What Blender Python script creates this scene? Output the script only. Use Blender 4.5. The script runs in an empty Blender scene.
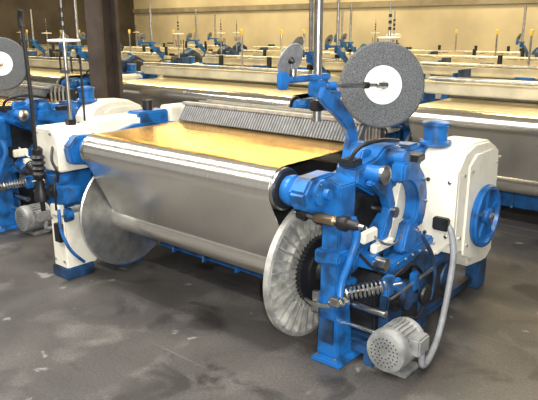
import bpy, bmesh, math, random
from mathutils import Vector, Matrix
random.seed(4)
sc=bpy.context.scene
F=620.;H=1.8
YAW=math.radians(-40.0); P0=Vector((.19,3.44,0))
# ------------------------------------------------------------ materials
MATS={};MI={}
def new_mat(name,col,rough=.5,metal=0.,noise=0.,nscale=8.,dark=None,bump=0.,bscale=60.,spec=.5,lo=.38,hi=.62):
    m=bpy.data.materials.new(name);m.use_nodes=True
    nt=m.node_tree;b=nt.nodes['Principled BSDF']
    b.inputs['Roughness'].default_value=rough;b.inputs['Metallic'].default_value=metal
    b.inputs['Base Color'].default_value=(*col,1)
    b.inputs['Specular IOR Level'].default_value=spec
    tc=nt.nodes.new('ShaderNodeTexCoord')
    if noise>0:
        n=nt.nodes.new('ShaderNodeTexNoise');n.inputs['Scale'].default_value=nscale;n.inputs['Detail'].default_value=6
        nt.links.new(tc.outputs['Object'],n.inputs['Vector'])
        r=nt.nodes.new('ShaderNodeValToRGB')
        r.color_ramp.elements[0].position=lo;r.color_ramp.elements[1].position=hi
        d=dark or tuple(c*(1-noise) for c in col)
        r.color_ramp.elements[0].color=(*d,1);r.color_ramp.elements[1].color=(*col,1)
        nt.links.new(n.outputs['Fac'],r.inputs['Fac']);nt.links.new(r.outputs['Color'],b.inputs['Base Color'])
    if bump>0:
        n2=nt.nodes.new('ShaderNodeTexNoise');n2.inputs['Scale'].default_value=bscale
        nt.links.new(tc.outputs['Object'],n2.inputs['Vector'])
        bp=nt.nodes.new('ShaderNodeBump');bp.inputs['Strength'].default_value=bump;bp.inputs['Distance'].default_value=.01
        nt.links.new(n2.outputs['Fac'],bp.inputs['Height']);nt.links.new(bp.outputs['Normal'],b.inputs['Normal'])
    MI[name]=len(MATS);MATS[name]=m
    return m
new_mat('blue_paint',(.013,.135,.43),.34,0,.75,9,(.012,.045,.12),lo=.34,hi=.54)
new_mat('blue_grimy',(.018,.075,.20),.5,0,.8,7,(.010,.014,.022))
new_mat('cream_paint',(.88,.85,.74),.36,0,.25,5,lo=.3,hi=.48)
new_mat('cream_bar',(.62,.57,.42),.45,0,.3,3)
new_mat('steel',(.62,.62,.60),.28,1,.25,15)
new_mat('aluminium',(.68,.69,.69),.32,.88,.25,14)
new_mat('cast_alu',(.56,.56,.53),.5,.45,.45,14)
new_mat('black_iron',(.020,.020,.023),.42,.2,.3,12)
new_mat('grease_gap_dark',(.032,.034,.040),.4,.2,.6,9)  # greasy metal; also carries the shade of open gaps as colour
new_mat('comb_grey',(.13,.14,.15),.5,.4,.4,12)
new_mat('foam_grey',(.15,.16,.17),.85,0,.75,190,(.045,.048,.055),.6,160)
new_mat('white_plastic',(.82,.82,.80),.4)
new_mat('motor_grey',(.34,.35,.35),.5,.1,.45,9)
new_mat('hose_grey',(.26,.27,.30),.5,0,.3,12)
new_mat('brass',(.40,.31,.20),.35,.9,.2,12)
new_mat('yellow_plastic',(.85,.6,.12),.4)
new_mat('red_plastic',(.6,.03,.02),.4)
new_mat('pale_disc',(.36,.37,.38),.4,.3,.3,20)
def wire(name,col,rough,streak=.35,metal=1.):
    m=new_mat(name,col,rough,metal)
    nt=m.node_tree;b=nt.nodes['Principled BSDF']
    tc=nt.nodes.new('ShaderNodeTexCoord');mp=nt.nodes.new('ShaderNodeMapping')
    mp.inputs['Scale'].default_value=(60,.5,.5)
    nt.links.new(tc.outputs['Object'],mp.inputs['Vector'])
    n=nt.nodes.new('ShaderNodeTexNoise');n.inputs['Scale'].default_value=1.5;n.inputs['Detail'].default_value=4
    nt.links.new(mp.outputs['Vector'],n.inputs['Vector'])
    r=nt.nodes.new('ShaderNodeValToRGB')
    r.color_ramp.elements[0].position=.3;r.color_ramp.elements[1].position=.7
    r.color_ramp.elements[0].color=(*[c*(1-streak) for c in col],1);r.color_ramp.elements[1].color=(*col,1)
    nt.links.new(n.outputs['Fac'],r.inputs['Fac']);nt.links.new(r.outputs['Color'],b.inputs['Base Color'])
    mp2=nt.nodes.new('ShaderNodeMapping');mp2.inputs['Scale'].default_value=(400,3,3)
    nt.links.new(tc.outputs['Object'],mp2.inputs['Vector'])
    n2=nt.nodes.new('ShaderNodeTexNoise');n2.inputs['Scale'].default_value=1
    nt.links.new(mp2.outputs['Vector'],n2.inputs['Vector'])
    bp=nt.nodes.new('ShaderNodeBump');bp.inputs['Strength'].default_value=.1;bp.inputs['Distance'].default_value=.002
    nt.links.new(n2.outputs['Fac'],bp.inputs['Height']);nt.links.new(bp.outputs['Normal'],b.inputs['Normal'])
wire('wire_warp',(.93,.90,.83),.19,.10,.92)
wire('gold_reflection_wire_warp',(1.0,.60,.12),.27,.25)  # top run of the silver cloth, sodium-lamp reflection put into its colour
wire('pale_wire_warp',(.84,.76,.55),.36,.25)
# ------------------------------------------------------------ geometry builder
class Part:
    def __init__(s,name): s.name=name;s.bm=bmesh.new()
    def _fin(s,vs,mat,bev=0,seg=2):
        fs=set(f for v in vs for f in v.link_faces)
        for f in fs: f.material_index=MI[mat]
        if bev>0:
            es=[e for e in set(e for v in vs for e in v.link_edges) if len(e.link_faces)==2 and e.calc_face_angle(0)>.6]
            r=bmesh.ops.bevel(s.bm,geom=es,offset=bev,segments=seg,affect='EDGES',clamp_overlap=True)
            for f in r['faces']: f.material_index=MI[mat]
    def box(s,x0,x1,y0,y1,z0,z1,mat,bev=.004,rot=None,piv=None):
        r=bmesh.ops.create_cube(s.bm,size=1)
        c=Vector(((x0+x1)/2,(y0+y1)/2,(z0+z1)/2))
        M=Matrix.Translation(c)
        if rot:
            ax,a=rot; M=M@Matrix.Rotation(math.radians(a),4,ax)
        M=M@Matrix.Diagonal((abs(x1-x0),abs(y1-y0),abs(z1-z0),1))
        bmesh.ops.transform(s.bm,matrix=M,verts=r['verts']);s._fin(r['verts'],mat,bev)
    def prism(s,poly,axis,a,b,mat,bev=.005):
        def P(u,v,w): return {'x':(w,u,v),'y':(u,w,v),'z':(u,v,w)}[axis]
        A=[s.bm.verts.new(P(u,v,a)) for u,v in poly];B=[s.bm.verts.new(P(u,v,b)) for u,v in poly]
        n=len(poly)
        fs=[s.bm.faces.new(A),s.bm.faces.new(B[::-1])]
        for i in range(n): fs.append(s.bm.faces.new((A[i],B[i],B[(i+1)%n],A[(i+1)%n])))
        bmesh.ops.recalc_face_normals(s.bm,faces=fs)
        s._fin(A+B,mat,bev)
    def lathe(s,p,d,prof,mat,seg=32,closed=False):
        p=Vector(p);d=Vector(d).normalized()
        q=d.to_track_quat('Z','Y').to_matrix()
        rings=[]
        for h,r in prof:
            rings.append([s.bm.verts.new(p+q@Vector((r*math.cos(2*math.pi*i/seg),r*math.sin(2*math.pi*i/seg),h))) for i in range(seg)])
        fs=[]
        pr=list(zip(rings,rings[1:]))
        if closed: pr.append((rings[-1],rings[0]))
        for a,b in pr:
            for i in range(seg):
                fs.append(s.bm.faces.new((a[i],a[(i+1)%seg],b[(i+1)%seg],b[i])))
        if not closed:
            fs.append(s.bm.faces.new(rings[0][::-1]));fs.append(s.bm.faces.new(rings[-1]))
        for f in fs: f.material_index=MI[mat]
        bmesh.ops.recalc_face_normals(s.bm,faces=fs)
    def cyl(s,p1,p2,r,mat,r2=None,seg=20):
        p1=Vector(p1);p2=Vector(p2);L=(p2-p1).length
        s.lathe(p1,p2-p1,[(0,r),(L,r if r2 is None else r2)],mat,seg)
    def tube(s,pts,r,mat,seg=10,smooth=4):
        pts=[Vector(p) for p in pts]
        if smooth>1 and len(pts)>2:
            out=[]
            for i in range(len(pts)-1):
                p0=pts[max(i-1,0)];p1=pts[i];p2=pts[i+1];p3=pts[min(i+2,len(pts)-1)]
                for k in range(smooth):
                    t=k/smooth
                    out.append(.5*((2*p1)+(-p0+p2)*t+(2*p0-5*p1+4*p2-p3)*t*t+(-p0+3*p1-3*p2+p3)*t**3))
            out.append(pts[-1]);pts=out
        rr=r if callable(r) else (lambda t:r)
        rings=[];up=Vector((.13,.27,.95)).normalized()
        for i,p in enumerate(pts):
            t=(pts[min(i+1,len(pts)-1)]-pts[max(i-1,0)]).normalized()
            a=up-up.dot(t)*t
            if a.length<.05: a=Vector((1,0,0))-t.x*t
            a.normalize();b=t.cross(a);up=a
            R=rr(i/(len(pts)-1))
            rings.append([s.bm.verts.new(p+R*(a*math.cos(2*math.pi*k/seg)+b*math.sin(2*math.pi*k/seg))) for k in range(seg)])
        fs=[]
        for A,B in zip(rings,rings[1:]):
            for k in range(seg): fs.append(s.bm.faces.new((A[k],A[(k+1)%seg],B[(k+1)%seg],B[k])))
        fs.append(s.bm.faces.new(rings[0][::-1]));fs.append(s.bm.faces.new(rings[-1]))
        for f in fs: f.material_index=MI[mat]
        bmesh.ops.recalc_face_normals(s.bm,faces=fs)
    def spring(s,p1,p2,R,wr,turns,mat):
        p1=Vector(p1);p2=Vector(p2);d=(p2-p1);q=d.normalized().to_track_quat('Z','Y').to_matrix()
        n=int(turns*12)
        s.tube([p1+q@Vector((R*math.cos(2*math.pi*turns*i/n),R*math.sin(2*math.pi*turns*i/n),d.length*i/n)) for i in range(n+1)],wr,mat,6,1)
    def gear(s,p,axis_d,r,t,teeth,mat,hub=.03,depth=.012):
        p=Vector(p);d=Vector(axis_d).normalized();q=d.to_track_quat('Z','Y').to_matrix()
        n=teeth*4;A=[];B=[]
        for i in range(n):
            R=r if (i%4) in(0,1) else r-depth
            v=Vector((R*math.cos(2*math.pi*i/n),R*math.sin(2*math.pi*i/n),0))
            A.append(s.bm.verts.new(p+q@v));B.append(s.bm.verts.new(p+q@(v+Vector((0,0,t)))))
        fs=[s.bm.faces.new(A[::-1]),s.bm.faces.new(B)]
        for i in range(n): fs.append(s.bm.faces.new((A[i],A[(i+1)%n],B[(i+1)%n],B[i])))
        for f in fs: f.material_index=MI[mat]
        s.lathe(p-d*.01,d,[(0,hub),(t+.02,hub)],mat,20)
    def ribs(s,c,ax,n,r0,L,dx,dy,mat,a0=0):
        for i in range(n):
            a=a0+2*math.pi*i/n;M=Matrix.Translation(c)@Matrix.Rotation(a,4,ax)@Matrix.Translation((0,0,r0+L/2))@Matrix.Diagonal((dx,dy,L,1))
            r=bmesh.ops.create_cube(s.bm,size=1,matrix=M)
            for f in set(f for v in r['verts'] for f in v.link_faces): f.material_index=MI[mat]
    def mesh(s):
        me=bpy.data.meshes.new(s.name);s.bm.to_mesh(me);s.bm.free()
        used=sorted(set(f.material_index for f in me.polygons))
        names=list(MATS)
        for u in used: me.materials.append(MATS[names[u]])
        mp={u:i for i,u in enumerate(used)}
        for f in me.polygons: f.material_index=mp[f.material_index];f.use_smooth=True
        me.set_sharp_from_angle(angle=math.radians(32))
        return me
def bolt(p,x,y,z,r=.012,d=(1,0,0),mat='steel'):
    p.lathe((x,y,z),d,[(0,r),(r*.9,r*.95),(r*1.1,r*.6)],mat,6)
def ribbon(p,prof,x0,x1,mat,t=.004):
    out=[]
    for i,q in enumerate(prof):
        tt=(prof[min(i+1,len(prof)-1)]-prof[max(i-1,0)]).normalized();out.append(q+Vector((tt.y,-tt.x))*t)
    V=[[p.bm.verts.new((xx,q.x,q.y)) for q in P] for P in(prof,out) for xx in (x0,x1)]
    fs=[];N=len(prof)
    for i in range(N-1):
        fs+= [p.bm.faces.new((V[0][i],V[0][i+1],V[1][i+1],V[1][i])),p.bm.faces.new((V[2][i],V[3][i],V[3][i+1],V[2][i+1])),
              p.bm.faces.new((V[0][i],V[2][i],V[2][i+1],V[0][i+1])),p.bm.faces.new((V[1][i],V[1][i+1],V[3][i+1],V[3][i]))]
    for i in (0,N-1): fs.append(p.bm.faces.new((V[0][i],V[1][i],V[3][i],V[2][i])))
    for f in fs:f.material_index=MI[mat]
    bmesh.ops.recalc_face_normals(p.bm,faces=fs)

def build_loom(W,wide):
    """x: 0 = right end, -W = left flange; y: depth away from the beam side; z up"""
    parts=[]
    XR=.06
    RA=(-.225,.975);ra=.122;BC=(0,.465);rb=.13
    # --- warp beam
    p=Part('warp_beam')
    p.cyl((-W,BC[0],BC[1]),(XR,BC[0],BC[1]),rb,'wire_warp',seg=64)
    p.cyl((-W-.14,BC[0],BC[1]),(XR+.14,BC[0],BC[1]),.035,'steel')
    p.lathe((-W-.025,BC[0]+.03,BC[1]+.01),(1,0,0),[(0,.07),(.0,.39),(-.012,.415),(.012,.425),(.02,.415),(.012,.395),(.02,.17),(.03,.15)],'aluminium',72)
    y,z=BC
    p.lathe((XR,y,z),(1,0,0),[(-.012,.09),(-.012,.40),(-.006,.412),(.03,.412),(.034,.392),(.006,.382),(.004,.12),(.04,.11),(.05,.07)],'cast_alu',72)
    p.ribs((XR+.018,y,z),'X',32,.11,.275,.034,.010,'cast_alu')
    p.lathe((XR,y,z),(1,0,0),[(.006,.235),(.030,.235),(.030,.222),(.006,.222)],'cast_alu',48,True)
    p.gear((XR+.05,y,z),(1,0,0),.20,.03,46,'black_iron',.05)
    p.lathe((XR+.08,y,z),(1,0,0),[(0,.12),(.012,.12),(.016,.07),(.05,.06),(.055,.03)],'black_iron',32)
    parts.append(p)
    # --- whip roller and bearings
    p=Part('whip_roller')
    p.cyl((-W-.02,*RA),(XR,*RA),ra-.004,'steel',seg=56)
    for xx,sg in((XR,1),(-W-.02,-1)):
        p.lathe((xx,*RA),(sg,0,0),[(0,.106),(.008,.106),(.010,.06),(.03,.055),(.1,.045)],'black_iron',32)
        p.lathe((xx+sg*.015,*RA),(sg,0,0),[(0,.078),(.03,.086),(.05,.086),(.07,.06)],'blue_paint',32)
        p.lathe((xx+sg*.08,*RA),(sg,0,0),[(0,.04),(.03,.04),(.035,.02)],'steel',20)
    parts.append(p)
    # --- warp sheet
    p=Part('wire_warp_sheet')
    A=Vector(RA);B=Vector(BC)
    bp_=B+Vector((math.cos(math.radians(163)),math.sin(math.radians(163))))*(rb+.001)
    prof=[bp_]
    dv=bp_-A;L=dv.length;ang=math.atan2(dv.y,dv.x);off=math.acos((ra+.003)/L)
    a0=(ang-off)%(2*math.pi)
    a1=math.radians(108)
    for i in range(25):
        a=a0+(a1-a0)*i/24
        prof.append(A+Vector((math.cos(a),math.sin(a)))*(ra+.003))
    ribbon(p,prof,-W+.03,XR-.02,'wire_warp')
    prof2=[]
    for i in range(5):
        a=a1+(math.pi/2-a1)*i/4
        prof2.append(A+Vector((math.cos(a),math.sin(a)))*(ra+.003))
    prof2+= [Vector((.25,1.103)),Vector((.60,1.106)),Vector((.95,1.08))]
    ribbon(p,prof2,-W+.03,XR-.02,'pale_wire_warp' if wide else 'gold_reflection_wire_warp')  # same cloth as on the roller, its golden reflection is painted in
    parts.append(p)
    # --- heald frames / warp stop motion
    p=Part('heald_frames')
    p.prism([(.54,1.112),(.60,1.112),(.66,1.225),(.62,1.232)],'x',-W+.02,.02,'comb_grey',.002)
    nn=int(W/.012)
    for i in range(nn):
        xx=-W+.03+i*(W-.02)/nn
        p.prism([(.534,1.118),(.545,1.118),(.617,1.225),(.608,1.227)],'x',xx,xx+.005,'comb_grey' if i%2 else 'pale_disc',0)
    p.box(-W+.0,.04,.60,.66,1.228,1.25,'pale_disc',.004)
    for i in range(5):
        yy=.70+i*.045;zz=1.18+(.02 if i%2 else 0)
        p.box(-W+.04,-.02,yy,yy+.016,zz,zz+.05,'aluminium',.002)
        p.box(-W+.04,-.02,yy,yy+.016,.62,.67,'aluminium',.002)
        for xx in(-W+.04,-.04): p.box(xx,xx+.02,yy,yy+.016,.62,zz+.05,'aluminium',.002)
    p.box(-W+.05,-.05,.95,1.01,1.05,1.2,'grease_gap_dark',.004)
    if wide:
        p.box(-W-.25,.2,.34,.46,1.16,1.28,'cream_bar',.012)
        p.cyl((-W-.1,.30,1.32),(.1,.30,1.32),.022,'aluminium')
    parts.append(p)
    # --- cloth take up side
    p=Part('cloth_take_up')
    p.box(-W-.05,.05,1.28,1.40,.88,1.0,'blue_paint',.02)
    p.cyl((-W,1.42,.93),(0,1.42,.93),.045,'steel',seg=24)
    p.cyl((-W+.05,1.25,.45),(-.05,1.25,.45),.15,'wire_warp',seg=36)
    p.cyl((-W-.05,1.25,.45),(.05,1.25,.45),.03,'steel')
    p.box(-W+.05,-.05,.98,1.42,.985,.99,'wire_warp',.001)
    p.box(-W+.05,-.05,1.465,1.47,.40,.93,'wire_warp',.001)
    parts.append(p)
    # --- cross rails
    p=Part('cross_rails')
    p.box(-W-.05,.18,.34,.42,.10,.24,'blue_paint',.012)
    p.box(-W-.05,.18,.42,.5,.10,.13,'blue_paint',.006)
    for xx in[ -W+.15+i*(W-.3)/4 for i in range(5)]:
        p.prism([(.30,.1),(.34,.1),(.34,.22)],'x',xx,xx+.02,'blue_paint',.002)
    p.cyl((-W-.05,.25,.29),(.18,.25,.29),.02,'steel')
    p.box(-W-.05,.18,1.3,1.4,.1,.22,'blue_grimy',.01)
    p.cyl((-W-.05,.75,.4),(.18,.75,.4),.045,'blue_grimy')
    p.box(-W-.05,.18,.62,.66,.3,.6,'grease_gap_dark',.005)
    p.box(-W-.05,.18,.60,.64,.06,.95,'black_iron',.004)
    parts.append(p)
    # --- right side frame castings
    p=Part('side_frame_right')
    plate=[(-.06,.02),(.10,.02),(.12,.5),(.22,.72),(.55,.74),(.62,.5),(.66,.02),(.80,.02),(.84,.6),(1.2,.6),(1.28,.02),(1.44,.02),(1.46,1.0),(1.2,1.03),(.6,1.08),(.25,1.10),(-.02,1.04),(-.32,1.0),(-.33,.92),(-.2,.86),(-.05,.80)]
    p.prism(plate,'x',.19,.23,'blue_paint',.006)
    p.prism([(.23,.03),(.38,.03),(.37,.10),(.35,.3),(.36,1.02),(.25,1.06),(.24,.3)],'y',-.15,.0,'blue_paint',.008)
    p.prism([(.215,.0),(.41,.0),(.39,.035),(.23,.035)],'y',-.19,.05,'blue_paint',.006)
    bolt(p,.37,-.17,.035,.012,(0,0,1));bolt(p,.25,-.17,.035,.012,(0,0,1))
    p.box(.25,.345,-.165,-.145,.12,.26,'blue_grimy',.004)
    p.box(.22,.36,-.07,.05,.38,.46,'blue_paint',.01)
    p.prism([(.22,.58),(.38,.60),(.39,.66),(.22,.66)],'y',-.18,.02,'blue_paint',.01)
    p.prism([(-.32,.91),(-.16,.87),(.05,.86),(.08,1.03),(-.1,1.075),(-.28,1.07),(-.34,1.0)],'x',.16,.27,'blue_paint',.014)
    p.lathe((.27,-.20,.985),(1,0,0),[(0,.072),(.02,.072),(.028,.052),(.03,.03),(.06,.028)],'blue_paint',28)
    for a in range(6):
        bolt(p,.288,-.20+.058*math.cos(a*1.047),.985+.058*math.sin(a*1.047),.008)
    p.prism([(.0,1.0),(.02,1.09),(.22,1.12),(.30,1.17),(.42,1.17),(.48,1.11),(.82,1.11),(.82,.95),(.5,.9),(.2,.9)],'x',.21,.36,'blue_paint',.014)
    p.prism([(.08,1.06),(.16,1.16),(.24,1.16),(.30,1.06)],'x',.22,.30,'blue_paint',.008)
    p.cyl((.18,.12,1.05),(.45,.12,1.05),.045,'blue_paint')
    p.lathe((.45,.12,1.05),(1,0,0),[(0,.052),(.02,.052),(.03,.04),(.04,.02)],'steel',24)
    p.cyl((.2,.36,1.10),(.46,.36,1.10),.045,'blue_paint')
    for i in range(5): bolt(p,.36,.42+i*.08,1.06,.012)
    for i in range(4): bolt(p,.27+.02*(i%2),.5+i*.08,1.11,.012,(0,0,1))
    p.box(.24,.34,.0,.09,1.09,1.13,'black_iron',.006)
    p.tube([(.30,.02,1.13),(.34,.06,1.2),(.38,.2,1.22),(.38,.4,1.19)],.012,'black_iron')
    p.prism([(.1,.62),(.7,.62),(.7,.95),(.1,.95)],'x',.235,.25,'grease_gap_dark',.003)
    pts=[];inn=[]
    for i in range(10):
        a=math.radians(100-i*15)
        pts.append((.34+.26*math.cos(a),.82+.27*math.sin(a)))
        inn.append((.31+.17*math.cos(a),.81+.17*math.sin(a)))
    p.prism(pts+inn[::-1],'x',.40,.49,'blue_paint',.012)
    pts2=[(.06,1.0),(.16,1.06),(.28,.98),(.34,.84),(.31,.70),(.20,.56),(.13,.59),(.22,.71),(.26,.82),(.21,.90),(.12,.95)]
    p.prism(pts2,'x',.37,.42,'blue_paint',.01)
    p.prism([(.38,.72),(.50,.74),(.50,.60),(.40,.52),(.32,.56)],'x',.42,.49,'blue_paint',.012)
    p.cyl((.30,.30,.80),(.45,.30,.80),.03,'steel')
    for yy,zz in((.57,.82),(.53,.96),(.48,.66)): bolt(p,.49,yy,zz,.012)
    p.prism([(-.02,.50),(.04,.52),(.40,.80),(.37,.84),(.0,.58)],'x',.33,.37,'blue_paint',.008)
    p.box(.35,.46,.05,.13,.52,.60,'blue_paint',.01)
    p.cyl((.30,.09,.56),(.52,.09,.56),.035,'steel')
    p.prism([(.2,.45),(.5,.48),(.75,.52),(.75,.57),(.5,.55),(.2,.52)],'x',.38,.50,'blue_paint',.01)
    for i in range(6): bolt(p,.50,.25+i*.09,.52,.011)
    p.box(.22,.52,-.02,1.5,.04,.09,'blue_grimy',.008)
    p.box(.46,.56,1.36,1.5,.0,.62,'blue_grimy',.01)
    p.box(.46,.54,.50,.60,.0,.5,'blue_grimy',.008)
    p.cyl((.53,.3,.30),(.56,.3,.30),.07,'blue_grimy')
    parts.append(p)
    # --- let off drive
    p=Part('let_off_drive')
    p.prism([(.12,.09),(.62,.09),(.66,.3),(.60,.42),(.2,.44),(.10,.38)],'x',.24,.44,'grease_gap_dark',.012)  # inner bodies: grease, plus gap shade put into the dark colour
    p.prism([(.15,.12),(.34,.12),(.36,.38),(.17,.40)],'x',.44,.50,'blue_grimy',.012)
    p.prism([(.42,.10),(.6,.10),(.6,.34),(.42,.36)],'x',.44,.52,'grease_gap_dark',.01)
    p.prism([(.64,.10),(.95,.10),(.97,.40),(.90,.46),(.66,.42)],'x',.30,.54,'blue_grimy',.012)
    p.lathe((.46,.38,.28),(1,0,0),[(0,.09),(.05,.09),(.055,.06),(.07,.03),(.10,.03)],'blue_grimy',28)
    p.gear((.51,.22,.30),(1,0,0),.06,.022,24,'grease_gap_dark',.02)
    p.lathe((.54,.52,.25),(1,0,0),[(0,.06),(.015,.065),(.03,.06),(.04,.03)],'grease_gap_dark',28)
    p.lathe((.54,.80,.28),(1,0,0),[(0,.09),(.015,.095),(.03,.09),(.04,.03)],'blue_grimy',28)
    p.box(.46,.56,.62,.78,.15,.38,'grease_gap_dark',.01)
    p.cyl((.2,.03,.30),(.56,.03,.30),.022,'steel')
    p.cyl((.2,-.02,.20),(.54,-.02,.20),.014,'steel')
    p.tube([(.5,.2,.45),(.54,.3,.5),(.53,.45,.44),(.52,.6,.3)],.01,'black_iron')
    p.tube([(.40,-.0,.62),(.47,.1,.5),(.5,.3,.44),(.5,.5,.5)],.009,'black_iron')
    p.tube([(.36,.1,.75),(.44,.15,.66),(.46,.3,.62),(.44,.42,.7)],.008,'steel')
    p.tube([(.54,.15,.12),(.58,.25,.2),(.57,.4,.15),(.55,.6,.22),(.56,.8,.14)],.011,'black_iron')
    p.tube([(.52,.5,.62),(.56,.56,.5),(.57,.6,.35),(.56,.58,.2)],.012,'blue_grimy')
    p.cyl((.54,.1,.36),(.56,.62,.40),.012,'steel')
    p.box(.53,.57,.34,.40,.33,.44,'blue_paint',.006)
    p.prism([(.12,.42),(.2,.46),(.3,.36),(.26,.32)],'x',.52,.55,'blue_paint',.005)
    p.cyl((.10,-.20,.85),(.54,-.20,.85),.014,'steel')
    p.lathe((.13,-.20,.85),(1,0,0),[(0,.03),(.03,.034),(.05,.034),(.06,.02)],'black_iron',20)
    p.lathe((.24,-.20,.85),(1,0,0),[(0,.022),(.01,.03),(.12,.03),(.13,.022)],'brass',20)
    p.lathe((.39,-.20,.85),(1,0,0),[(0,.034),(.02,.04),(.05,.04),(.06,.028),(.10,.026),(.12,.015)],'black_iron',20)
    p.gear((.25,.06,.62),(1,0,0),.13,.03,30,'black_iron',.04)
    p.tube([(.39,-.08,.84),(.41,-.06,.74),(.40,-.1,.62),(.38,-.14,.50),(.39,-.17,.42)],lambda t:.026-.008*t,'blue_paint',12)
    p.box(.35,.41,-.22,-.10,.38,.43,'steel',.006)
    p.spring((.38,-.12,.425),(.54,.06,.455),.037,.0065,10,'steel')
    p.spring((.42,-.18,.40),(.33,-.18,.38),.018,.004,8,'steel')
    p.cyl((.36,-.14,.42),(.60,.12,.465),.008,'steel')
    p.box(.52,.57,.03,.10,.40,.51,'blue_paint',.006)
    p.box(.38,.415,.02,.16,.67,.74,'cream_paint',.008)
    p.box(.40,.44,.10,.30,.60,.65,'cream_paint',.006)
    p.prism([(.34,.60),(.52,.56),(.60,.62),(.62,.96),(.52,1.0),(.44,.92)],'x',.33,.385,'cream_paint',.008)
    p.box(.22,.26,-.19,-.16,.30,.42,'steel',.003)
    p.tube([(.18,-.19,.36),(.26,-.22,.36),(.35,-.21,.37)],.012,'steel')
    parts.append(p)
    # --- gearbox cover
    p=Part('gearbox_cover')
    p.prism([(.74,.46),(.72,1.00),(.80,1.09),(.95,1.13),(1.18,1.12),(1.36,1.04),(1.40,.32),(1.30,.26),(1.0,.30),(.92,.42)],'x',.36,.62,'cream_paint',.016)
    p.prism([(.38,1.0),(.62,1.0),(.62,.56),(.52,.44),(.42,.44)],'y',.70,.745,'cream_paint',.01)
    p.prism([(.86,.42),(.86,1.0),(.96,1.06),(1.2,1.06),(1.33,1.0),(1.35,.36),(1.2,.32),(1.02,.35)],'x',.62,.632,'cream_paint',.005)
    for yy,zz in((.8,.95),(.8,.55),(1.37,.98),(1.37,.4)): bolt(p,.62,yy,zz,.012)
    for yy,zz in((.9,.96),(.9,.48),(1.3,.96),(1.28,.40)): bolt(p,.632,yy,zz,.010)
    for zz in(.58,.92): bolt(p,.58,.70,zz,.013,(0,-1,0));bolt(p,.44,.70,zz,.013,(0,-1,0),'black_iron')
    parts.append(p)
    p=Part('handwheel_pulley')
    pz=.63
    p.lathe((.635,1.12,pz),(1,0,0),[(0,.15),(0,.20),(.012,.208),(.02,.20),(.034,.208),(.046,.20),(.046,.178),(.02,.168),(.02,.06),(.05,.055),(.06,.03)],'blue_paint',56)
    p.ribs((.66,1.12,pz),'X',5,.05,.12,.02,.026,'blue_paint')
    p.lathe((.69,1.12,pz),(1,0,0),[(0,.03),(.01,.03),(.02,.015)],'steel',16)
    parts.append(p)
    p=Part('clutch_motor')
    p.lathe((.40,.84,1.10),(0,0,1),[(0,.06),(.02,.10),(.035,.10),(.04,.074),(.13,.074),(.135,.086),(.15,.086),(.16,.07),(.165,.03)],'blue_paint',32)
    for i in range(4):
        a=i*math.pi/2+.5;bolt(p,.40+.088*math.cos(a),.84+.088*math.sin(a),1.135,.009,(0,0,1))
    p.box(.26,.35,.60,.74,1.08,1.13,'blue_paint',.012)
    p.box(.40,.47,.48,.58,1.06,1.10,'black_iron',.006)
    parts.append(p)
    # --- drive motor
    p=Part('drive_motor')
    mx,my,mz=.635,-.10,.15
    p.lathe((mx,my,mz),(0,1,0),[(0,.05),(-.004,.08),(.004,.112),(.03,.12),(.07,.12),(.072,.104),(.22,.104),(.225,.115),(.25,.112),(.26,.06),(.31,.02)],'motor_grey',40)
    p.ribs((mx,my+.147,mz),'Y',28,.098,.018,.004,.145,'motor_grey')
    for k in range(3):
        for i in range(10+6*k):
            a=2*math.pi*i/(10+6*k);R=.035+.022*k
            p.lathe((mx+R*math.cos(a),my-.0035,mz+R*math.sin(a)),(0,-1,0),[(0,.004),(.002,.004)],'black_iron',6)
    p.box(mx-.10,mx+.10,my+.06,my+.22,.0,.03,'motor_grey',.006)
    p.box(mx+.08,mx+.155,my+.09,my+.21,mz-.02,mz+.08,'motor_grey',.01)
    p.box(mx-.16,mx-.09,my+.05,my+.2,.0,.06,'blue_grimy',.006)
    p.tube([(mx+.13,my+.17,mz-.02),(.78,.06,.06),(.77,.16,.055),(.74,.32,.10),(.71,.46,.22),(.69,.55,.36),(.67,.62,.50),(.62,.68,.62),(.57,.70,.66)],.019,'hose_grey',12,6)
    p.box(.50,.60,.66,.74,.62,.70,'grease_gap_dark',.008)
    parts.append(p)
    # --- post with arm
    dn=Vector((math.sin(math.radians(44)),-math.cos(math.radians(44)),.12)).normalized()
    p=Part('spool_post')
    post=Vector((.02,.10,1.5))
    p.cyl((.02,.10,1.30),(.02,.10,2.30),.024,'steel',seg=24)
    p.box(-.02,.06,.06,.14,1.44,1.53,'blue_paint',.01)
    p.box(-.012,.052,.065,.135,1.36,1.42,'black_iron',.008)
    p.box(0,.045,-.22,.20,1.53,1.565,'blue_paint',.008)
    p.box(.0,.05,-.24,-.19,1.50,1.59,'blue_paint',.008)
    p.box(.03,.05,.13,.30,1.40,1.46,'blue_paint',.006)
    p.cyl((.02,-.12,1.54),(.02,-.12,1.60),.02,'steel')
    ctr=[(.04,1.47),(.10,1.43),(.18,1.385),(.26,1.33),(.33,1.27),(.37,1.20),(.38,1.10)]
    wd=[.035,.042,.045,.045,.045,.045,.055]
    L=[];R=[]
    for i,(a,b) in enumerate(ctr):
        t=Vector(ctr[min(i+1,6)])-Vector(ctr[max(i-1,0)]);t.normalize();nn_=Vector((t.y,-t.x))
        L.append((a+nn_.x*wd[i],b+nn_.y*wd[i]));R.append((a-nn_.x*wd[i],b-nn_.y*wd[i]))
    p.prism(L+R[::-1],'x',.065,.10,'blue_paint',.006)
    p.cyl((.02,.10,1.46),(.09,.10,1.43),.016,'steel')
    p.prism([(.30,1.02),(.46,1.02),(.44,1.16),(.34,1.16)],'x',.05,.22,'blue_paint',.008)
    d2=Vector((.93,-.05,-.36)).normalized()
    p.lathe((.02,-.15,1.65),d2,[(0,.09),(.004,.094),(.008,.09)],'pale_disc',36)
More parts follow.
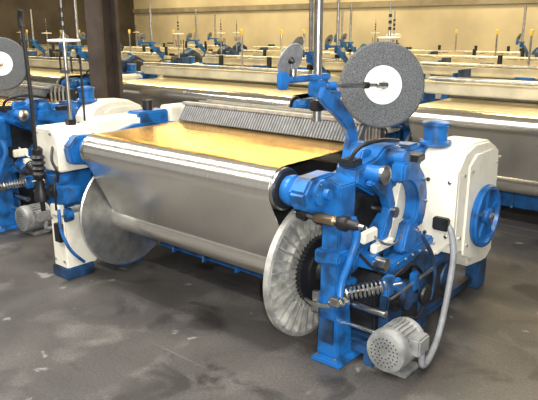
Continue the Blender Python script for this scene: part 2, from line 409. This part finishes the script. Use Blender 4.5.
    p.lathe((.02,-.15,1.65),d2,[(.008,.02),(.02,.015),(.03,.008)],'black_iron',16)
    p.cyl((.02,-.13,1.58),(.02,-.14,1.65),.008,'steel')
    parts.append(p)
    p=Part('selvage_waste_spool')
    sx,sy,sz=.16,.57,1.48
    p.lathe((sx,sy,sz),dn,[(-.025,.10),(-.025,.245),(-.018,.255),(.018,.255),(.025,.245),(.025,.10)],'foam_grey',72,True)
    p.lathe((sx,sy,sz),dn,[(-.03,.09),(-.02,.118),(.022,.118),(.028,.112),(.03,.09)],'white_plastic',40)
    cc=Vector((sx,sy,sz))+dn*.03
    p.lathe(cc,dn,[(0,.022),(.012,.022),(.014,.010),(.03,.010)],'black_iron',20)
    hb=Vector((sx,sy,sz))+dn*.05
    p.cyl(post,hb,.012,'steel')
    p.lathe(hb,(post-hb),[(-.02,.018),(.05,.018),(.055,.012)],'steel',16)
    p.lathe(hb+(post-hb)*.25,(post-hb),[(0,.02),(.03,.02)],'black_iron',16)
    p.lathe(hb+(post-hb)*.75,(post-hb),[(0,.024),(.05,.024)],'blue_paint',16)
    parts.append(p)
    # --- left side frame
    p=Part('side_frame_left')
    X=-W
    p.prism(plate,'x',X-.18,X-.13,'blue_paint',.006)
    p.prism([(-.36,.88),(-.1,.84),(.05,.9),(.05,1.05),(-.30,1.08),(-.38,1.0)],'x',X-.22,X-.10,'blue_paint',.012)
    p.box(X-.36,X-.18,-.42,-.16,.08,.50,'cream_paint',.012)
    p.box(X-.38,X-.20,-.43,-.14,.55,.80,'blue_paint',.012)
    p.box(X-.38,X-.17,-.43,-.20,.0,.09,'blue_grimy',.008)
    p.box(X-.30,X-.19,-.45,-.40,.50,.58,'cream_paint',.006)
    p.prism([(X-.46,.82),(X-.17,.82),(X-.17,1.06),(X-.23,1.13),(X-.46,1.13)],'y',-.42,-.12,'cream_paint',.012)
    p.box(X-.37,X-.17,-.1,.34,1.04,1.16,'cream_paint',.02)
    p.box(X-.32,X-.16,.30,.60,1.06,1.18,'blue_paint',.012)
    p.box(X-.30,X-.16,.62,.85,1.06,1.20,'cream_paint',.012)
    p.cyl((X-.24,.45,1.18),(X-.24,.45,1.26),.04,'black_iron')
    p.box(X-.42,X-.2,-.1,1.3,.1,.95,'blue_grimy',.02)
    p.box(X-.22,X-.10,-.44,-.30,.60,.72,'blue_paint',.008)
    p.box(X-.26,X-.19,-.46,-.42,.30,.44,'black_iron',.004)
    p.lathe((X-.18,-.36,.50),(0,-1,0),[(0,.05),(.05,.05),(.055,.02)],'blue_paint',20)
    p.lathe((X-.25,-.43,.68),(0,-1,0),[(0,.05),(.02,.05),(.03,.03),(.05,.03)],'black_iron',20)
    p.tube([(X-.2,-.44,.55),(X-.16,-.46,.4),(X-.12,-.42,.25),(X-.15,-.3,.12)],.012,'blue_paint')
    p.tube([(X-.22,-.44,.8),(X-.18,-.47,.7),(X-.2,-.46,.55)],.008,'black_iron')
    p.tube([(X-.24,-.42,1.0),(X-.18,-.47,.92),(X-.14,-.46,.84),(X-.18,-.44,.76)],.010,'black_iron')
    p.spring((X-.62,-.40,.82),(X-.40,-.42,.72),.03,.006,10,'black_iron')
    p.cyl((X-.64,-.40,.83),(X-.3,-.42,.68),.008,'steel')
    p.box(X-.20,X-.10,.0,.2,.0,.06,'blue_paint',.006)
    for xx,zz in((X-.33,.14),(X-.21,.14),(X-.33,.46),(X-.21,.46)): bolt(p,xx,-.42,zz,.011,(0,-1,0))
    for xx,zz in((X-.43,.86),(X-.2,.86),(X-.43,1.09),(X-.25,1.09)): bolt(p,xx,-.42,zz,.011,(0,-1,0))
    parts.append(p)
    p=Part('starting_lever')
    p.tube([(X-.36,-.47,.52),(X-.35,-.48,.80),(X-.33,-.50,1.0),(X-.32,-.50,1.3),(X-.33,-.50,1.6),(X-.35,-.50,1.84)],lambda t:.018-.006*t,'black_iron',10)
    p.lathe((X-.35,-.48,.78),(0.02,0,1),[(0,.045),(.02,.05),(.04,.035),(.06,.052),(.08,.035),(.10,.052),(.12,.035),(.14,.052),(.16,.035),(.2,.04),(.22,.02)],'black_iron',24)
    p.lathe((X-.35,-.48,.60),(0,0,1),[(0,.05),(.06,.05),(.1,.03),(.15,.03)],'black_iron',24)
    p.tube([(X-.35,-.50,1.82),(X-.36,-.50,1.88),(X-.34,-.5,1.93)],.02,'black_iron')
    parts.append(p)
    p=Part('signal_mast')
    mx,my=X-.30,-.22
    p.cyl((mx,my,1.10),(mx,my,1.78),.014,'steel',seg=12)
    p.cyl((mx,my,1.78),(mx,my,2.06),.008,'steel',seg=8)
    p.lathe((mx,my,1.72),(0,0,1),[(0,.02),(0,.11),(.008,.115),(.016,.11),(.02,.03)],'white_plastic',28)
    p.box(mx-.07,mx+.07,my-.012,my+.012,1.50,1.525,'steel',.003)
    for z_ in(1.80,1.86,1.92): p.lathe((mx,my,z_),(0,0,1),[(0,.016),(.03,.016)],'black_iron',12)
    for xx in(-.07,.07): p.cyl((mx+xx,my,1.51),(mx+xx,my,1.62),.007,'black_iron',seg=8)
    p.box(mx-.03,mx+.03,my-.03,my+.03,1.10,1.17,'black_iron',.005)
    p.cyl((mx+.03,my+.1,1.15),(mx+.03,my+.1,1.62),.008,'black_iron',seg=8)
    parts.append(p)
    if wide:
        p=Part('yarn_guide_posts')
        xx=-W*.6
        p.cyl((xx,1.0,1.05),(xx,1.0,1.75),.016,'steel',seg=10)
        p.lathe((xx,1.0,1.72),(0,0,1),[(0,.02),(.05,.03),(.08,.028),(.09,.01)],'yellow_plastic',16)
        for i in range(5):
            p.box(-W-.3+i*.06,-W-.27+i*.06,.9,1.2,1.1+.04*i,1.22+.04*i,'blue_grimy',.005)
        p.tube([(-.1,1.1,1.05),(-.05,1.1,1.3),(.1,1.05,1.42),(.25,1.0,1.35),(.3,1.0,1.1)],.025,'blue_paint')
        p.prism([(.75,1.0),(1.3,1.0),(1.25,1.28),(1.0,1.40),(.8,1.3)],'x',.05,.3,'blue_grimy',.02)
        p.prism([(.7,1.0),(1.2,1.0),(1.1,1.22),(.8,1.26)],'x',-W-.3,-W-.1,'blue_paint',.02)
        p.lathe((.32,1.0,1.2),(1,0,0),[(0,.11),(.03,.12),(.05,.1),(.06,.03)],'black_iron',24)
        for xx in(-W*.25,-W*.5,-W*.8):
            p.box(xx-.1,xx+.1,.98,1.08,1.16,1.32,'blue_paint',.01)
            p.cyl((xx+.2,1.0,1.15),(xx+.2,1.0,1.44),.035,'black_iron')
            p.box(xx+.3,xx+.42,.98,1.06,1.16,1.30,'grease_gap_dark',.01)
        p.box(-W,0,.52,.54,.95,1.05,'grease_gap_dark',.003)
        parts.append(p)
    return [(q.name,q.mesh()) for q in parts]

def place(meshes,lx,ly,skip=(),spool=None):
    R=Matrix.Rotation(YAW,4,'Z')
    e=bpy.data.objects.new('weaving_loom',None);sc.collection.objects.link(e)
    e.empty_display_size=.2
    e.location=P0+R@Vector((lx,ly,0));e.rotation_euler=(0,0,YAW)
    for n,me in meshes:
        if n in skip: continue
        o=bpy.data.objects.new(n,me);sc.collection.objects.link(o);o.parent=e
        if n in('selvage_waste_spool','spool_post') and spool: o.location=spool
    return e
main=build_loom(1.66,False)
wide=build_loom(3.1,True)
place(main,0,0)
for k in range(1,5): place(main,-3.72*k,0,spool=(-.36,-.26,-.0),skip=('starting_lever',))
S2=('selvage_waste_spool','starting_lever')
for i,lx in enumerate((2.35,-2.25,-6.85,-11.45)): place(wide,lx,3.0,S2)
for i,lx in enumerate((.9,-3.7,-8.3,-12.9)): place(wide,lx,5.7,S2)
for i,lx in enumerate((-.6,-5.2,-9.8,-14.4)): place(wide,lx,8.4,S2)
for i,lx in enumerate((-2.6,-7.2,-11.8)): place(wide,lx,11.1,S2)

# ------------------------------------------------------------ room
XL=-19.2
def room_mesh(name,lx0,lx1,ly0,ly1,z0,z1,mat):
    bm=bmesh.new();bmesh.ops.create_cube(bm,size=1,matrix=Matrix.Translation(((lx0+lx1)/2,(ly0+ly1)/2,(z0+z1)/2))@Matrix.Diagonal((lx1-lx0,ly1-ly0,z1-z0,1)))
    me=bpy.data.meshes.new(name);bm.to_mesh(me);bm.free();me.materials.append(mat)
    o=bpy.data.objects.new(name,me);sc.collection.objects.link(o);o.location=P0;o.rotation_euler=(0,0,YAW);return o
fm=bpy.data.materials.new('worn_concrete');fm.use_nodes=True;nt=fm.node_tree;b=nt.nodes['Principled BSDF']
tc=nt.nodes.new('ShaderNodeTexCoord')
def noise(scale,detail=6,dist=0.,vec=None):
    n=nt.nodes.new('ShaderNodeTexNoise');n.inputs['Scale'].default_value=scale;n.inputs['Detail'].default_value=detail;n.inputs['Distortion'].default_value=dist
    nt.links.new(vec or tc.outputs['Object'],n.inputs['Vector']);return n
def ramp(src,stops):
    r=nt.nodes.new('ShaderNodeValToRGB')
    while len(r.color_ramp.elements)<len(stops): r.color_ramp.elements.new(.5)
    for e,(p_,c_) in zip(r.color_ramp.elements,stops): e.position=p_;e.color=(*c_,1)
    nt.links.new(src,r.inputs['Fac']);return r
def mix(f,a,bc,mode='MIX'):
    m=nt.nodes.new('ShaderNodeMix');m.data_type='RGBA';m.blend_type=mode
    if hasattr(f,'name'): nt.links.new(f,m.inputs[0])
    else: m.inputs[0].default_value=f
    for s_,i in((a,6),(bc,7)):
        if isinstance(s_,tuple): m.inputs[i].default_value=(*s_,1)
        else: nt.links.new(s_,m.inputs[i])
    return m.outputs[2]
n1=noise(1.3,9,.5);r1=ramp(n1.outputs['Fac'],[(.35,(.042,.039,.037)),(.65,(.082,.076,.072))])
n2=noise(3.0,10,.4);r2=ramp(n2.outputs['Fac'],[(.56,(0,0,0)),(.72,(.8,.8,.8))])
c1=mix(r2.outputs['Color'],r1.outputs['Color'],(.13,.122,.114))
n3=noise(2.3,6,.8);r3=ramp(n3.outputs['Fac'],[(.35,(.9,.9,.9)),(.44,(0,0,0))])
c2=mix(r3.outputs['Color'],c1,(.024,.022,.021))
n4=noise(70,3);r4=ramp(n4.outputs['Fac'],[(.3,(.70,.70,.70)),(.7,(1.2,1.2,1.2))])
c3=mix(1.0,c2,r4.outputs['Color'],'MULTIPLY')
mp=nt.nodes.new('ShaderNodeMapping');mp.inputs['Rotation'].default_value=(0,0,.2);mp.inputs['Scale'].default_value=(.3,14,1)
nt.links.new(tc.outputs['Object'],mp.inputs['Vector'])
n5=noise(1.0,3,.2,mp.outputs['Vector']);r5=ramp(n5.outputs['Fac'],[(.66,(0,0,0)),(.70,(.4,.4,.4))])
c4=mix(r5.outputs['Color'],c3,(.15,.145,.14))
n6=noise(5.5,4,.3);r6=ramp(n6.outputs['Fac'],[(.67,(0,0,0)),(.71,(.7,.7,.7))])
c5=mix(r6.outputs['Color'],c4,(.24,.24,.23))
nt.links.new(c5,b.inputs['Base Color'])
rr=ramp(n2.outputs['Fac'],[(.3,(.42,.42,.42)),(.7,(.62,.62,.62))]);nt.links.new(rr.outputs['Color'],b.inputs['Roughness'])
floor=room_mesh('floor',XL,6,-9,14,-.1,0,fm)
def simple(name,c0,c1,sc_,rough=.7):
    m=bpy.data.materials.new(name);m.use_nodes=True;t=m.node_tree;bb=t.nodes['Principled BSDF'];bb.inputs['Roughness'].default_value=rough
    tcc=t.nodes.new('ShaderNodeTexCoord');nn=t.nodes.new('ShaderNodeTexNoise');nn.inputs['Scale'].default_value=sc_;nn.inputs['Detail'].default_value=6
    t.links.new(tcc.outputs['Object'],nn.inputs['Vector']);r=t.nodes.new('ShaderNodeValToRGB');r.color_ramp.elements[0].position=.35;r.color_ramp.elements[1].position=.65
    r.color_ramp.elements[0].color=(*c0,1);r.color_ramp.elements[1].color=(*c1,1);t.links.new(nn.outputs['Fac'],r.inputs['Fac']);t.links.new(r.outputs['Color'],bb.inputs['Base Color']);return m
wallm=simple('painted_block_wall',(.44,.40,.31),(.58,.53,.41),.8)
darkw=simple('dark_brick_wall',(.03,.025,.022),(.06,.05,.045),1.5)
ceil=simple('ceiling_deck',(.18,.17,.15),(.25,.24,.21),1)
room_mesh('wall_back',XL,6,14,14.2,0,4.6,wallm)
room_mesh('wall_left',XL-.2,XL,-9,14.2,0,4.6,darkw)
room_mesh('ceiling',XL,6,-9,14,4.6,4.7,ceil)
room_mesh('trim_1',XL,6,13.93,14,2.45,2.62,simple('conduit_rail',(.20,.18,.14),(.28,.25,.2),3))
colm=simple('column_paint',(.04,.030,.025),(.085,.062,.05),3)
def column(lx,ly,w=.42):
    bm=bmesh.new()
    def bx(x0,x1,y0,y1,z0,z1):
        bmesh.ops.create_cube(bm,size=1,matrix=Matrix.Translation(((x0+x1)/2,(y0+y1)/2,(z0+z1)/2))@Matrix.Diagonal((x1-x0,y1-y0,z1-z0,1)))
    h=w/2
    bx(-h,h,-h,-h+.05,0,4.6);bx(-h,h,h-.05,h,0,4.6);bx(-.03,.03,-h+.05,h-.05,0,4.6);bx(-h-.06,h+.06,-h-.06,h+.06,0,.03)
    me=bpy.data.meshes.new('steel_column');bm.to_mesh(me);bm.free();me.materials.append(colm)
    o=bpy.data.objects.new('steel_column',me);sc.collection.objects.link(o)
    o.location=P0+Matrix.Rotation(YAW,4,'Z')@Vector((lx,ly,0));o.rotation_euler=(0,0,YAW)
for q in((-4.95,2.25),(-14.5,2.25)): column(*q,w=.30)
# ceiling light fixtures
R=Matrix.Rotation(YAW,4,'Z')
em=bpy.data.materials.new('sodium_lamp');em.use_nodes=True
e_=em.node_tree.nodes['Principled BSDF'];e_.inputs['Emission Color'].default_value=(1,.7,.3,1);e_.inputs['Emission Strength'].default_value=6
def fixture(lx,ly,L,Wd,warm,power):
    loc=P0+R@Vector((lx,ly,4.35))
    p=Part('ceiling_light');
    p.prism([(-Wd/2,.03),(Wd/2,.03),(Wd/4,.12),(-Wd/4,.12)],'x',-L/2,L/2,'white_plastic',.004)
    for yy in(-Wd/4,Wd/4): p.cyl((-L/2+.05,yy,.015),(L/2-.05,yy,.015),.018,'yellow_plastic' if warm else 'white_plastic',seg=10)
    for xx in(-L/3,L/3): p.cyl((xx,0,.12),(xx,0,.26),.008,'steel',seg=6)
    me=p.mesh()
    for i,m in enumerate(me.materials):
        if m.name=='yellow_plastic' : me.materials[i]=em
    o=bpy.data.objects.new('ceiling_light',me);sc.collection.objects.link(o);o.location=loc;o.rotation_euler=(0,0,YAW)
    ld=bpy.data.lights.new('lamp','AREA');ld.shape='RECTANGLE';ld.size=L;ld.size_y=Wd;ld.energy=power
    ld.color=(1,.78,.42) if warm else (1,.96,.88)
    lo=bpy.data.objects.new('lamp',ld);sc.collection.objects.link(lo);lo.parent=o;lo.location=(0,0,-.03)
for ly in(-3.4,-.6):
    for lx in(-6.4,-3.6,-.8,2): fixture(lx,ly,2.6,.3,False,118)
for ly in(4.2,7,9.8,12.6):
    for lx in(-16,-12,-8,-4,0): fixture(lx,ly,2.4,.5,True,104)
# flash gun of the photographer: a small point source
fl=bpy.data.lights.new('camera_flash','POINT');fl.shadow_soft_size=.04;fl.energy=500;fl.color=(1,.97,.91)
fo=bpy.data.objects.new('camera_flash',fl);sc.collection.objects.link(fo);fo.location=(.06,-.1,1.92)
w=bpy.data.worlds.new('w');sc.world=w;w.use_nodes=True;w.node_tree.nodes['Background'].inputs[0].default_value=(1,.98,.95,1);w.node_tree.nodes['Background'].inputs[1].default_value=.28
cd=bpy.data.cameras.new('camera');co=bpy.data.objects.new('camera',cd);sc.collection.objects.link(co)
cd.sensor_width=36;cd.lens=F*36/538;co.location=(0,0,H);co.rotation_euler=(math.pi/2-math.atan(170/F),0,0)
cd.clip_start=.05;cd.clip_end=200
sc.camera=co
try: sc.view_settings.view_transform='Standard'
except: pass
